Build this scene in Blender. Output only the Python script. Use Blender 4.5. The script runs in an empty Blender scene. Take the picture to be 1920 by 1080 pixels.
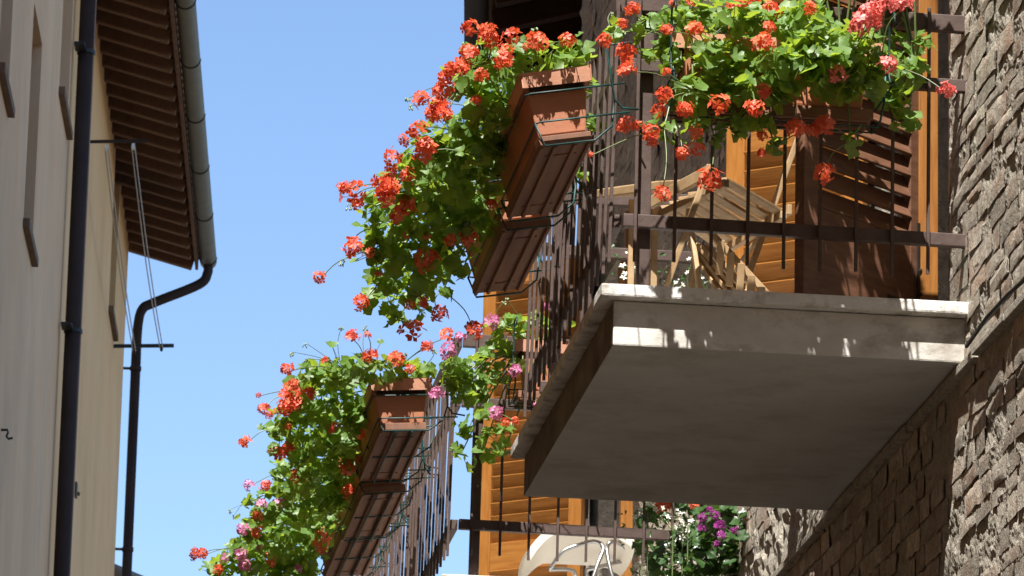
import bpy, bmesh, math, random
from mathutils import Vector, Matrix, noise
C = bpy.context.scene.collection
rnd = random.Random(7)
R = math.radians
# ------------------------------------------------------------------ camera
def unit(v):
    v = Vector(v); v.normalize(); return v
FPX = 9145.0
AY = unit((-1139.0, -2363.0, FPX))                 # street direction seen by the camera (right, up, forward)
AZ = Vector((815.0, 35000.0, FPX)); AZ = unit(AZ - AY * AY.dot(AZ))
AX = AY.cross(AZ)
if AX.x < 0: AX = -AX
rgt = Vector((AX.x, AY.x, AZ.x)); upv = Vector((AX.y, AY.y, AZ.y)); fwd = Vector((AX.z, AY.z, AZ.z))
cam = bpy.data.cameras.new('camera'); cam_o = bpy.data.objects.new('camera', cam); C.objects.link(cam_o)
cam_o.matrix_world = Matrix(((rgt.x, upv.x, -fwd.x, 0), (rgt.y, upv.y, -fwd.y, 0), (rgt.z, upv.z, -fwd.z, 0), (0, 0, 0, 1)))
cam.sensor_width = 36; cam.lens = 36 * FPX / 1920; cam.clip_start = .1; cam.clip_end = 2000
cam.dof.use_dof = True; cam.dof.focus_distance = 15.2; cam.dof.aperture_fstop = 26
bpy.context.scene.camera = cam_o
# ------------------------------------------------------------------ world, sun, exposure
SUN = unit((.19, .55, -1.0))                       # the way the light travels
elev = math.asin(-SUN.z); azim = math.atan2(-SUN.x, -SUN.y)
w = bpy.data.worlds.new('World'); bpy.context.scene.world = w; w.use_nodes = True
nt = w.node_tree; nt.nodes.clear()
sky = nt.nodes.new('ShaderNodeTexSky'); sky.sky_type = 'NISHITA'; sky.sun_disc = False
sky.sun_elevation = elev; sky.sun_rotation = azim; sky.air_density = .85; sky.dust_density = .1; sky.ozone_density = 3.1
bg = nt.nodes.new('ShaderNodeBackground'); bg.inputs[1].default_value = .1
wo = nt.nodes.new('ShaderNodeOutputWorld')
nt.links.new(sky.outputs[0], bg.inputs[0]); nt.links.new(bg.outputs[0], wo.inputs[0])
sl = bpy.data.lights.new('sun', 'SUN'); sl.energy = 5.0; sl.angle = R(.53); sl.color = (1, .96, .90)
so = bpy.data.objects.new('sun', sl); C.objects.link(so); so.location = (-2, -8, 20)
so.rotation_euler = SUN.to_track_quat('-Z', 'Y').to_euler()
vs = bpy.context.scene.view_settings
vs.view_transform = 'Standard'; vs.look = 'None'; vs.gamma = 1; vs.exposure = 1.12; vs.use_curve_mapping = False

def at(px, py, Y):                                 # point of the street at depth Y seen at a photograph pixel
    d = rgt * ((px - 960) / FPX) + upv * (-(py - 540) / FPX) + fwd
    return d * (Y / d.y)
def pix(p):
    p = Vector(p); z = p.dot(fwd)
    return 960 + FPX * p.dot(rgt) / z, 540 - FPX * p.dot(upv) / z
# ------------------------------------------------------------------ materials
MATS = {}
def mat(name, c1, c2=None, rough=.7, scale=6, stretch=(1, 1, 1), bump=0, bscale=None, spec=.3, rand=0, metal=0, c3=None, c3s=2, contrast=(.35, .65), bdist=.01, detail=6, world=False):
    m = bpy.data.materials.new(name); m.use_nodes = True; n = m.node_tree.nodes; l = m.node_tree.links
    b = n['Principled BSDF']; b.inputs['Roughness'].default_value = rough; b.inputs['Metallic'].default_value = metal
    b.inputs['Specular IOR Level'].default_value = spec
    tc = n.new('ShaderNodeNewGeometry' if world else 'ShaderNodeTexCoord'); mp = n.new('ShaderNodeMapping'); mp.inputs['Scale'].default_value = stretch
    l.new(tc.outputs['Position' if world else 'Object'], mp.inputs[0])
    oi = n.new('ShaderNodeObjectInfo')
    if rand:
        ad = n.new('ShaderNodeVectorMath'); ad.operation = 'ADD'
        ml = n.new('ShaderNodeMath'); ml.operation = 'MULTIPLY'; ml.inputs[1].default_value = 37
        l.new(oi.outputs['Random'], ml.inputs[0]); l.new(mp.outputs[0], ad.inputs[0]); l.new(ml.outputs[0], ad.inputs[1]); vec = ad.outputs[0]
    else: vec = mp.outputs[0]
    nz = n.new('ShaderNodeTexNoise'); nz.inputs['Scale'].default_value = scale; nz.inputs['Detail'].default_value = detail; nz.inputs['Roughness'].default_value = .62
    l.new(vec, nz.inputs['Vector'])
    rp = n.new('ShaderNodeValToRGB'); rp.color_ramp.elements[0].position = contrast[0]; rp.color_ramp.elements[1].position = contrast[1]
    rp.color_ramp.elements[0].color = (*c1, 1); rp.color_ramp.elements[1].color = (*(c2 or c1), 1)
    l.new(nz.outputs['Fac'], rp.inputs[0]); col = rp.outputs[0]
    if c3:
        n3 = n.new('ShaderNodeTexNoise'); n3.inputs['Scale'].default_value = c3s; n3.inputs['Detail'].default_value = 8; n3.inputs['Roughness'].default_value = .7
        l.new(vec, n3.inputs['Vector'])
        r3 = n.new('ShaderNodeValToRGB'); r3.color_ramp.elements[0].position = .48; r3.color_ramp.elements[1].position = .68
        r3.color_ramp.elements[0].color = (0, 0, 0, 1); r3.color_ramp.elements[1].color = (1, 1, 1, 1)
        l.new(n3.outputs['Fac'], r3.inputs[0])
        mx = n.new('ShaderNodeMixRGB'); mx.inputs[2].default_value = (*c3, 1); l.new(r3.outputs[0], mx.inputs[0]); l.new(col, mx.inputs[1]); col = mx.outputs[0]
    if rand:
        hs = n.new('ShaderNodeHueSaturation'); mr = n.new('ShaderNodeMapRange')
        mr.inputs[3].default_value = 1 - rand; mr.inputs[4].default_value = 1 + rand
        l.new(oi.outputs['Random'], mr.inputs[0]); l.new(mr.outputs[0], hs.inputs['Value']); l.new(col, hs.inputs['Color']); col = hs.outputs[0]
    l.new(col, b.inputs['Base Color'])
    if bump:
        bn = n.new('ShaderNodeTexNoise'); bn.inputs['Scale'].default_value = bscale or scale * 4; bn.inputs['Detail'].default_value = 8; bn.inputs['Roughness'].default_value = .65
        l.new(vec, bn.inputs['Vector'])
        bp = n.new('ShaderNodeBump'); bp.inputs['Strength'].default_value = bump; bp.inputs['Distance'].default_value = bdist
        l.new(bn.outputs['Fac'], bp.inputs['Height']); l.new(bp.outputs[0], b.inputs['Normal'])
    MATS[name] = m; return m
def thin(name, col, col2, trans, tcol, rough=.45, gloss=.08, nscale=25):
    """leaf or petal: diffuse + light through the blade + a little sheen"""
    m = bpy.data.materials.new(name); m.use_nodes = True; n = m.node_tree.nodes; l = m.node_tree.links
    n.remove(n['Principled BSDF']); out = n['Material Output']
    ge = n.new('ShaderNodeNewGeometry'); nz = n.new('ShaderNodeTexNoise'); nz.inputs['Scale'].default_value = nscale; nz.inputs['Detail'].default_value = 3
    l.new(ge.outputs['Position'], nz.inputs['Vector'])
    rp = n.new('ShaderNodeValToRGB'); rp.color_ramp.elements[0].position = .35; rp.color_ramp.elements[1].position = .65
    rp.color_ramp.elements[0].color = (*col, 1); rp.color_ramp.elements[1].color = (*col2, 1); l.new(nz.outputs['Fac'], rp.inputs[0])
    d = n.new('ShaderNodeBsdfDiffuse'); l.new(rp.outputs[0], d.inputs[0])
    t = n.new('ShaderNodeBsdfTranslucent'); t.inputs[0].default_value = (*tcol, 1)
    g = n.new('ShaderNodeBsdfGlossy'); g.inputs['Roughness'].default_value = rough; g.inputs[0].default_value = (1, 1, 1, 1)
    m1 = n.new('ShaderNodeMixShader'); m1.inputs[0].default_value = trans; l.new(d.outputs[0], m1.inputs[1]); l.new(t.outputs[0], m1.inputs[2])
    m2 = n.new('ShaderNodeMixShader'); m2.inputs[0].default_value = gloss; l.new(m1.outputs[0], m2.inputs[1]); l.new(g.outputs[0], m2.inputs[2])
    l.new(m2.outputs[0], out.inputs[0]); return m

m_mortar = mat('mortar', (.33, .295, .24), (.53, .48, .40), .95, 30, bump=1, bscale=90, c3=(.54, .49, .40), c3s=18, bdist=.014, world=True)
m_brick = mat('old_brick', (.36, .315, .25), (.62, .56, .47), .95, 26, bump=1, bscale=75, rand=.3, c3=(.42, .27, .19), c3s=6, bdist=.012, world=True)
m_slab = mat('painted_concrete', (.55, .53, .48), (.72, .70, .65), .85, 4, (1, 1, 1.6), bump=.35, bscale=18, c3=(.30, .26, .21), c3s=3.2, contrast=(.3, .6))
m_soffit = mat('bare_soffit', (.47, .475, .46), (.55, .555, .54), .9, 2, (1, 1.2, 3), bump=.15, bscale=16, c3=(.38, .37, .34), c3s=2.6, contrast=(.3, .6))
m_slabside = mat('dark_side_concrete', (.15, .125, .10), (.24, .205, .17), .9, 5, bump=.4, bscale=25, c3=(.10, .08, .06), c3s=4)
m_coping = mat('stone_coping', (.70, .69, .65), (.82, .81, .78), .8, 8, bump=.5, bscale=40, c3=(.30, .26, .21), c3s=9)
m_iron = mat('brown_painted_iron', (.07, .044, .036), (.108, .074, .063), .55, 14, bump=.15, bscale=60, spec=.35)
m_wire = mat('green_wire', (.006, .028, .026), (.012, .085, .078), .45, 9, spec=.4, c3=(.015, .014, .013), c3s=6)
m_terra = mat('terracotta', (.46, .175, .088), (.52, .215, .112), .7, 5, bump=.15, bscale=70, c3=(.46, .20, .12), c3s=3)
m_rim = mat('sunbleached_terracotta', (.56, .27, .17), (.62, .33, .22), .75, 6, bump=.15, bscale=60, c3=(.48, .22, .13), c3s=5)
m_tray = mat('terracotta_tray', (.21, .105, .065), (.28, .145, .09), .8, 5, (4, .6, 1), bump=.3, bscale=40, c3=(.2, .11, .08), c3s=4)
m_soil = mat('soil', (.03, .02, .014), (.05, .035, .022), .95, 30, bump=1, bscale=60)
m_wood = mat('varnished_wood', (.255, .095, .018), (.36, .15, .032), .42, 5, (1.2, 14, 14), bump=.12, bscale=14, spec=.4, rand=.12)
m_woodv = mat('varnished_wood_upright', (.255, .095, .018), (.36, .15, .032), .42, 5, (14, 14, 1.2), bump=.12, bscale=14, spec=.4, rand=.12)
m_darkwood = mat('dark_wood', (.07, .035, .02), (.12, .06, .03), .6, 5, (10, 10, 1.4), bump=.15, bscale=12)
m_teak = mat('pale_teak', (.36, .23, .115), (.47, .325, .18), .6, 4, (5, 5, 5), bump=.1, bscale=30, rand=.08)
m_steel = mat('steel_tube', (.38, .38, .38), (.45, .45, .45), .38, 6, metal=1)
m_plastic = mat('cream_plastic', (.56, .51, .43), (.62, .57, .49), .45, 3, spec=.4)
m_hinge = mat('hinge_iron', (.03, .03, .03), (.06, .055, .05), .5, 12, metal=.4)
m_near = mat('grey_beige_render', (.72, .455, .255), (.80, .54, .325), .92, 1.1, (1, 1, .7), bump=.25, bscale=20, c3=(.60, .43, .27), c3s=.7)
m_far = mat('tan_render', (.80, .475, .215), (.85, .545, .275), .92, 1.1, (1, 1, .7), bump=.2, bscale=20, c3=(.69, .43, .20), c3s=.8)
m_sill = mat('stone_sill', (.13, .08, .05), (.18, .115, .07), .8, 4)
m_frame = mat('window_wood', (.10, .06, .035), (.14, .08, .05), .6, 6)
m_glass = mat('window_glass', (.03, .035, .04), None, .06, 2, spec=.6)
m_pipe = mat('dark_brown_pipe', (.038, .026, .022), (.052, .036, .03), .7, 3, spec=.15)
m_gutter = mat('grey_gutter', (.13, .12, .09), (.17, .155, .115), .65, 5, c3=(.15, .14, .11), c3s=2, metal=.2)
m_rafter = mat('rafter_wood', (.13, .07, .042), (.20, .11, .07), .8, 4, (3, 3, 3), bump=.2, bscale=20)
m_plank = mat('eave_planks', (.05, .022, .014), (.085, .04, .024), .85, 4, bump=.2, bscale=16)
m_tile = mat('roof_tiles', (.30, .16, .10), (.42, .26, .17), .9, 3, c3=(.25, .22, .18), c3s=4, rand=.15)
m_greytile = mat('weathered_roof', (.17, .16, .14), (.27, .25, .22), .9, 5, bump=.4, bscale=20)
m_road = mat('street_paving', (.05, .045, .04), (.075, .068, .06), .9, 2, bump=.3, bscale=12)
m_line = mat('clothesline_cord', (.42, .40, .38), None, .6, 5)
m_black = mat('black_iron', (.02, .025, .025), (.03, .035, .035), .5, 5)
m_white = mat('white_pulley', (.75, .75, .72), None, .4, 5)
m_interior = mat('room_dark', (.10, .08, .06), None, .9, 3)
m_leaf = thin('geranium_leaf', (.09, .19, .028), (.17, .30, .06), .48, (.42, .56, .05), .5, .035)
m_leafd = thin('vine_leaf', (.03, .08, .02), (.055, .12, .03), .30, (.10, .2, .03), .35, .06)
m_stem = thin('geranium_stem', (.10, .17, .04), (.17, .22, .07), .2, (.2, .3, .06))
m_bud = thin('geranium_bud', (.16, .24, .09), (.24, .32, .14), .2, (.2, .3, .1))
m_red = thin('red_petal', (.70, .07, .03), (.88, .21, .10), .36, (.9, .17, .05), .5, .04, 16)
m_coral = thin('coral_petal', (.80, .15, .13), (.86, .24, .22), .30, (.8, .2, .16), .5, .04, 60)
m_pink = thin('pink_petal', (.72, .20, .42), (.80, .34, .56), .30, (.75, .25, .45), .5, .04, 60)
m_purple = thin('purple_petal', (.28, .02, .22), (.40, .05, .32), .30, (.5, .06, .4), .5, .04, 60)
m_jas = thin('white_petal', (.80, .80, .66), (.85, .85, .76), .25, (.8, .8, .6), .5, .03, 60)

# ------------------------------------------------------------------ mesh helpers
class MB:
    def __init__(s): s.v = []; s.f = []
    def add(s, vs, fs):
        k = len(s.v); s.v += [tuple(v) for v in vs]; s.f += [tuple(i + k for i in f) for f in fs]; return s
    def box(s, a, b):
        (x0, y0, z0), (x1, y1, z1) = a, b
        return s.add([(x0,y0,z0),(x1,y0,z0),(x1,y1,z0),(x0,y1,z0),(x0,y0,z1),(x1,y0,z1),(x1,y1,z1),(x0,y1,z1)],
                     [(0,3,2,1),(4,5,6,7),(0,1,5,4),(1,2,6,5),(2,3,7,6),(3,0,4,7)])
    def bar(s, p, q, wd, ht=None, up=(0, 0, 1), bev=0):
        p = Vector(p); q = Vector(q); ht = ht or wd; d = unit(q - p); u = Vector(up)
        if abs(d.dot(u)) > .97: u = Vector((0, 1, 0))
        a = unit(d.cross(u)); u = a.cross(d)
        vs = []
        for e in (p, q):
            for sx, sy in ((-1,-1),(1,-1),(1,1),(-1,1)): vs.append(e + a * sx * wd / 2 + u * sy * ht / 2)
        return s.add(vs, [(0,1,2,3),(7,6,5,4),(0,4,5,1),(1,5,6,2),(2,6,7,3),(3,7,4,0)])
    def tube(s, pts, r, n=6, r1=None, cap=True):
        pts = [Vector(p) for p in pts]; k = len(s.v); up = Vector((.3, .2, 1)); N = len(pts)
        prev = None
        for i, p in enumerate(pts):
            d = unit(pts[min(i + 1, N - 1)] - pts[max(i - 1, 0)])
            a = d.cross(up) if prev is None else prev - d * prev.dot(d)
            if a.length < 1e-5: a = d.cross(Vector((1, 0, 0)))
            a = unit(a); prev = a; b = d.cross(a)
            rr = r if r1 is None else r + (r1 - r) * i / max(1, N - 1)
            for j in range(n):
                t = 2 * math.pi * j / n; s.v.append(tuple(p + a * math.cos(t) * rr + b * math.sin(t) * rr))
        for i in range(N - 1):
            for j in range(n):
                s.f.append((k + i*n + j, k + i*n + (j+1) % n, k + (i+1)*n + (j+1) % n, k + (i+1)*n + j))
        if cap:
            s.f.append(tuple(k + j for j in reversed(range(n)))); s.f.append(tuple(k + (N-1)*n + j for j in range(n)))
        return s
    def mesh(s, name, m, smooth=False, bevel=0, off=None):
        me = bpy.data.meshes.new(name)
        v = s.v if off is None else [(a - off[0], b - off[1], c - off[2]) for a, b, c in s.v]
        me.from_pydata(v, [], s.f); me.update()
        if bevel:
            bm = bmesh.new(); bm.from_mesh(me)
            bmesh.ops.bevel(bm, geom=[e for e in bm.edges if len(e.link_faces) == 2 and e.calc_face_angle(0) > .5], offset=bevel, segments=2, affect='EDGES', profile=.6)
            bm.to_mesh(me); bm.free()
        if smooth:
            for p in me.polygons: p.use_smooth = True
            if smooth != True: me.set_sharp_from_angle(angle=smooth)
        if m: me.materials.append(m)
        return me
def tag(o, label=None, cat=None, group=None, kind=None):
    for k, v in (('label', label), ('category', cat), ('group', group), ('kind', kind)):
        if v: o[k] = v
    return o
def link(name, me, parent=None):
    o = bpy.data.objects.new(name, me); C.objects.link(o)
    if parent: o.parent = parent
    return o
def part(name, mb, m, parent, smooth=False, bevel=0, world=False, label=None, kind=None):
    off = None
    if world:
        off = Vector((0, 0, 0)); p = parent
        while p: off += p.location; p = p.parent
    me = mb.mesh(name, m, smooth, bevel, off) if isinstance(mb, MB) else mb
    o = link(name, me, parent)
    if label: o['label'] = label
    if kind: o['kind'] = kind
    return o
def thing(name, label, cat, loc=(0, 0, 0), rot=(0, 0, 0), group=None):
    o = bpy.data.objects.new(name, None); C.objects.link(o); o.location = loc; o.rotation_euler = rot
    o.empty_display_size = .1
    return tag(o, label, cat, group)
def children(o): return [c for c in C.objects if c.parent == o]
def dup(root, loc, rot, label):
    kids = {}
    for c in C.objects:
        if c.parent: kids.setdefault(c.parent.name, []).append(c)
    def rec(o, par):
        c = o.copy(); C.objects.link(c)
        if par: c.parent = par
        for k in kids.get(o.name, []): rec(k, c)
        return c
    r = rec(root, None); r.location = loc; r.rotation_euler = rot; r['label'] = label
    return r

# ------------------------------------------------------------------ ground
g = MB().add([(-300,-300,-1.6),(300,-300,-1.6),(300,600,-1.6),(-300,600,-1.6)], [(0,1,2,3)])
tag(part('ground', g, m_road, None), kind='structure')

# ------------------------------------------------------------------ right: the old brick house
XW = 3.12
EAVE_Z = 10.4
DOORS = [(14.90, 16.28, 3.86, 6.25), (21.9, 23.62, 3.86, 6.25)]
house = thing('brick_house', 'old brick house with rough weathered wall carrying the flowered balconies', 'house', (XW, 14.6, -1.6))
wb = MB()
y0, y1, zt = -8.0, 24.3, EAVE_Z
def wallbox(a, b, c, d): wb.box((XW + .05, a, c), (XW + .5, b, d))
wallbox(y0, 14.90, -1.6, zt); wallbox(16.28, 21.9, -1.6, zt); wallbox(23.62, y1, -1.6, zt)
for (a, b, c, d) in DOORS: wallbox(a, b, -1.6, c); wallbox(a, b, d, zt)
wb.box((XW + .52, y0, -1.6), (XW + 6, y0 + .3, zt)); wb.box((XW + .52, y1 - .3, -1.6), (XW + 6, y1, zt)); wb.box((XW + 5.7, y0 + .3, -1.6), (XW + 6, y1 - .3, zt))
part('wall', wb, m_mortar, house, world=True)
for (a, b, c, d) in DOORS:
    k = MB().box((XW + 1.6, a - .6, c - .2), (XW + 1.65, b + .6, d + .2)); k.box((XW + .5, a - .6, c - .25), (XW + 1.6, b + .6, c - .2))
    part('room_back', k, m_interior, house, world=True)
# roof with the eave over the street
rf = MB(); ov = 1.02
rf.add([(XW - ov, y0 - .2, EAVE_Z), (XW + 3.2, y0 - .2, EAVE_Z + 1.3), (XW + 6.4, y0 - .2, EAVE_Z), (XW - ov, y1 + .2, EAVE_Z), (XW + 3.2, y1 + .2, EAVE_Z + 1.3), (XW + 6.4, y1 + .2, EAVE_Z),
        (XW - ov, y0 - .2, EAVE_Z + .1), (XW + 3.2, y0 - .2, EAVE_Z + 1.4), (XW + 6.4, y0 - .2, EAVE_Z + .1), (XW - ov, y1 + .2, EAVE_Z + .1), (XW + 3.2, y1 + .2, EAVE_Z + 1.4), (XW + 6.4, y1 + .2, EAVE_Z + .1)],
       [(0,3,4,1),(1,4,5,2),(6,7,10,9),(7,8,11,10),(0,6,9,3),(2,5,11,8),(0,1,7,6),(1,2,8,7),(3,9,10,4),(4,10,11,5)])
part('roof', rf, m_tile, house, world=True)
# rough mortar bed where the wall can be seen
def mortar_patch(ya, yb, za, zb, step, amp):
    ny = int((yb - ya) / step) + 1; nz = int((zb - za) / step) + 1; m = MB()
    for i in range(ny + 1):
        for j in range(nz + 1):
            y = ya + (yb - ya) * i / ny; z = za + (zb - za) * j / nz
            h = noise.fractal((y * 11, z * 14, 0), .7, 2.1, 6) * amp + noise.noise((y * 2.3, z * 2.3, 5)) * amp * .8
            m.v.append((XW + .0045 - h, y, z))
    for i in range(ny):
        for j in range(nz):
            k = i * (nz + 1) + j; m.f.append((k, k + 1, k + nz + 2, k + nz + 1))
    return m
part('mortar_bed', mortar_patch(13.4, 14.895, 2.4, 5.4, .011, .007), m_mortar, house, world=True)
part('mortar_bed', mortar_patch(14.897, 18.6, 1.9, 3.70, .016, .007), m_mortar, house, world=True)
part('mortar_bed', mortar_patch(16.285, 21.88, 3.705, 7.6, .03, .016), m_mortar, house, world=True)
part('mortar_bed', mortar_patch(23.625, 24.3, 3.705, 8.2, .03, .016), m_mortar, house, world=True)
part('mortar_bed', mortar_patch(21.885, 23.62, 6.26, 8.2, .03, .016), m_mortar, house, world=True)
def brick_mesh(seed, nx=6, nz=3):
    """weathered brick, 1 long (local y) by 1 high (z); front towards -x"""
    r = random.Random(seed); m = MB(); o = seed * 11.3
    ch = [r.uniform(.0, .16) for _ in range(4)]
    for i in range(nx + 1):
        for j in range(nz + 1):
            u, v = i / nx, j / nz
            e = min(u * 4, (1 - u) * 4, v * 2.2, (1 - v) * 2.2, 1)
            d = .5 + .5 * e + noise.noise((u * 4 + o, v * 3, o)) * .55
            uu = u + (noise.noise((v * 3, o, u * 2)) * .05 if i in (0, nx) else 0)
            vv = v + (noise.noise((u * 4, o + 4, v * 2)) * .13 if j in (0, nz) else 0)
            m.v.append((-d, uu - .5, vv - .5))
    def I(i, j): return i * (nz + 1) + j
    for i in range(nx):
        for j in range(nz): m.f.append((I(i, j), I(i, j + 1), I(i + 1, j + 1), I(i + 1, j)))
    b = len(m.v)
    ring = [I(i, 0) for i in range(nx + 1)] + [I(nx, j) for j in range(1, nz + 1)] + [I(i, nz) for i in range(nx - 1, -1, -1)] + [I(0, j) for j in range(nz - 1, 0, -1)]
    for k in ring: x, y, z = m.v[k]; m.v.append((.6, y, z))
    n = len(ring)
    for k in range(n): m.f.append((ring[k], ring[(k + 1) % n], b + (k + 1) % n, b + k))
    return m
BM = [brick_mesh(k) for k in range(9)]
BME = [b.mesh('brick', m_brick, smooth=R(50)) for b in BM]
bricks = []
def lay(ya, yb, za, zb, keep):
    z = za
    while z < zb:
        h = rnd.choice((rnd.uniform(.04, .06), rnd.uniform(.052, .078), rnd.uniform(.07, .10))); y = ya - rnd.uniform(0, .2)
        while y < yb:
            L = rnd.choice((rnd.uniform(.22, .29), rnd.uniform(.22, .29), rnd.uniform(.11, .16), rnd.uniform(.16, .34)))
            if y >= ya and y + L <= yb and keep(y + L / 2, z + h / 2) and rnd.random() > .12:
                bricks.append((y + L / 2, z + h / 2, L - rnd.uniform(.006, .02), h - rnd.uniform(.0, .012), rnd.uniform(-.001, .005), rnd.uniform(-.07, .07), rnd.randrange(9)))
            y += L + rnd.uniform(.004, .014)
        z += h + rnd.uniform(.003, .009)
lay(13.4, 14.9, 2.4, 5.4, lambda y, z: True)
lay(14.9, 18.6, 1.9, 3.66, lambda y, z: True)
lay(16.29, 21.86, 3.9, 7.5, lambda y, z: True)
lay(23.63, 24.3, 3.9, 8.2, lambda y, z: True)
lay(21.9, 23.6, 6.3, 8.2, lambda y, z: True)
def seen(b):
    x, y = pix((XW, b[0], b[1]))
    if not (-5 < x < 1945 and -20 < y < 1100): return 0
    if b[1] > 3.7 and 14.95 < b[0] < 19: return 0
    if b[1] > 3.9 and b[0] > 19: return .3 / b[0]
    return b[2] * b[3] * 1e3 / b[0]
bricks.sort(key=lambda b: -seen(b))
mb = MB()
for i, (y, z, L, h, dp, rt, k) in enumerate(bricks):
    if i < 298:
        o = link('brick', BME[k], house); o.location = Vector((XW, y, z)) - house.location
        o.rotation_euler = (rt, 0, rnd.uniform(-.03, .03)); o.scale = (dp, L, h)
    else:
        c, s = math.cos(rt), math.sin(rt)
        mb.add([(XW + a * dp, y + b * L * c - e * h * s, z + b * L * s + e * h * c) for a, b, e in BM[k].v], BM[k].f)
part('brick_field', mb, m_brick, house, world=True, smooth=R(50), kind='stuff')
# thin ledge running along the wall under the balconies, and a cable clipped beside it
lg = MB()
yy = 12.6
while yy < 19.2:
    L = rnd.uniform(.35, .6); lg.box((XW - .022 - rnd.uniform(0, .006), yy, 3.648 + rnd.uniform(-.004, .004)), (XW + .02, yy + L - .012, 3.675)); yy += L
part('ledge', lg, m_mortar, house, world=True, bevel=.004)
cb = MB().tube([(XW - .048, 12.6 + .3 * i, 3.684 + .012 * math.sin(i * 1.7)) for i in range(7)], .007)
tag(part('cable', cb, m_black, None, True), 'thin dark cable running along the brick wall just above the balcony underside', 'cable')

sky_block = thing('plastered_house', 'unseen tan house added behind the viewer to narrow the open sky', 'house', (0, -6, -1.6))  # added out of view to cut the sky light reaching the balconies
part('wall', MB().box((-9, -12, -1.6), (XW - .1, -4, 13)), m_far, sky_block, world=True)
part('roof', MB().add([(-9.3, -12.3, 13.002), (XW + .1, -12.3, 13.002), (XW + .1, -3.6, 13.002), (-9.3, -3.6, 13.002), (-9.3, -8, 14.6), (XW + .1, -8, 14.6)], [(3,2,1,0),(0,1,5,4),(2,3,4,5),(1,2,5),(3,0,4)]), m_tile, sky_block, world=True)
# ------------------------------------------------------------------ balconies
def balcony(label, Y0, Y1):
    b = thing('balcony', label, 'balcony', (2.55, Y0, 3.685), group='stone balconies on the brick house')
    s = MB().box((2.0, Y0 + .05, 3.685), (XW + .06, Y1 - .05, 3.829))
    so_ = part('slab', s, m_slab, b, world=True, bevel=.006); so_.data.materials.append(m_soffit); so_.data.materials.append(m_slabside)
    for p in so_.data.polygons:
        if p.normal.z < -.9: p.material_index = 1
        if p.normal.x < -.9: p.material_index = 2  # darker concrete on the whole street-side face
    c = MB(); n = 18                                  # coping slab with a worn, slightly wavy edge
    c.box((1.955, Y0, 3.831), (XW + .01, Y1, 3.872))
    part('coping', c, m_coping, b, world=True, bevel=.007)
    return b
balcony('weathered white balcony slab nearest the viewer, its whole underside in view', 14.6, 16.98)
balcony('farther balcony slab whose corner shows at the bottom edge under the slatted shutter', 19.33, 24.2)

def railing(label, Y0, Y1, xs, ztop, far):
    r = thing('iron_railing', label, 'railing', (2.1, Y0, 3.872), group='brown iron railings of the balconies')
    XO = 1.995
    for z, hh in ((4.088, .042), (4.60, .04), (ztop, .055)):
        part('rail', MB().bar((2.025, Y0 + .045, z), (XW + .02, Y0 + .045, z - .008), .03, hh), m_iron, r, world=True, bevel=.003)
        part('rail', MB().bar((XO + .012, Y0 + .05, z), (XO + .012, Y1 - .05, z), .03, hh), m_iron, r, world=True, bevel=.003)
        if far: part('rail', MB().bar((2.05, Y1 - .05, z), (XW + .02, Y1 - .05, z), .03, hh), m_iron, r, world=True, bevel=.003)
    for (x, y) in ((2.095, Y0 + .085), (2.095, Y1 - .085), (2.06, (Y0 + Y1) / 2)):
        part('post', MB().bar((x, y, 3.873), (x + .006, y, ztop + .35 if y < Y0 + .2 and far else ztop - .03), .04, .04), m_iron, r, world=True, bevel=.004)
    me = MB().bar((0, 0, 0), (.004, 0, ztop + .025 - 3.95), .0105, .0105).mesh('baluster', m_iron, bevel=.0015)
    for x in xs:
        o = link('baluster', me, r); o.location = Vector((x, Y0 + .02, 3.95 + rnd.uniform(-.01, .01))) - r.location
    n = int((Y1 - Y0 - .05) / .135)
    for i in range(n):
        o = link('baluster', me, r); o.location = Vector((XO - .014, Y0 + .03 + i * .135, 3.95 + rnd.uniform(-.012, .012))) - r.location
        o.rotation_euler = (rnd.uniform(-.006, .006), .014 + rnd.uniform(-.004, .004), 0)
    return r
railing('brown iron railing around the nearest balcony with hanging flower boxes', 14.6, 16.98, [2.06, 2.185] + [2.302 + .1155 * i for i in range(7)], 4.807, True)
railing('brown iron railing around the lower farther balcony behind the white chair', 19.33, 24.2, [2.075 + .118 * i for i in range(9)], 4.86, False)

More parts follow.
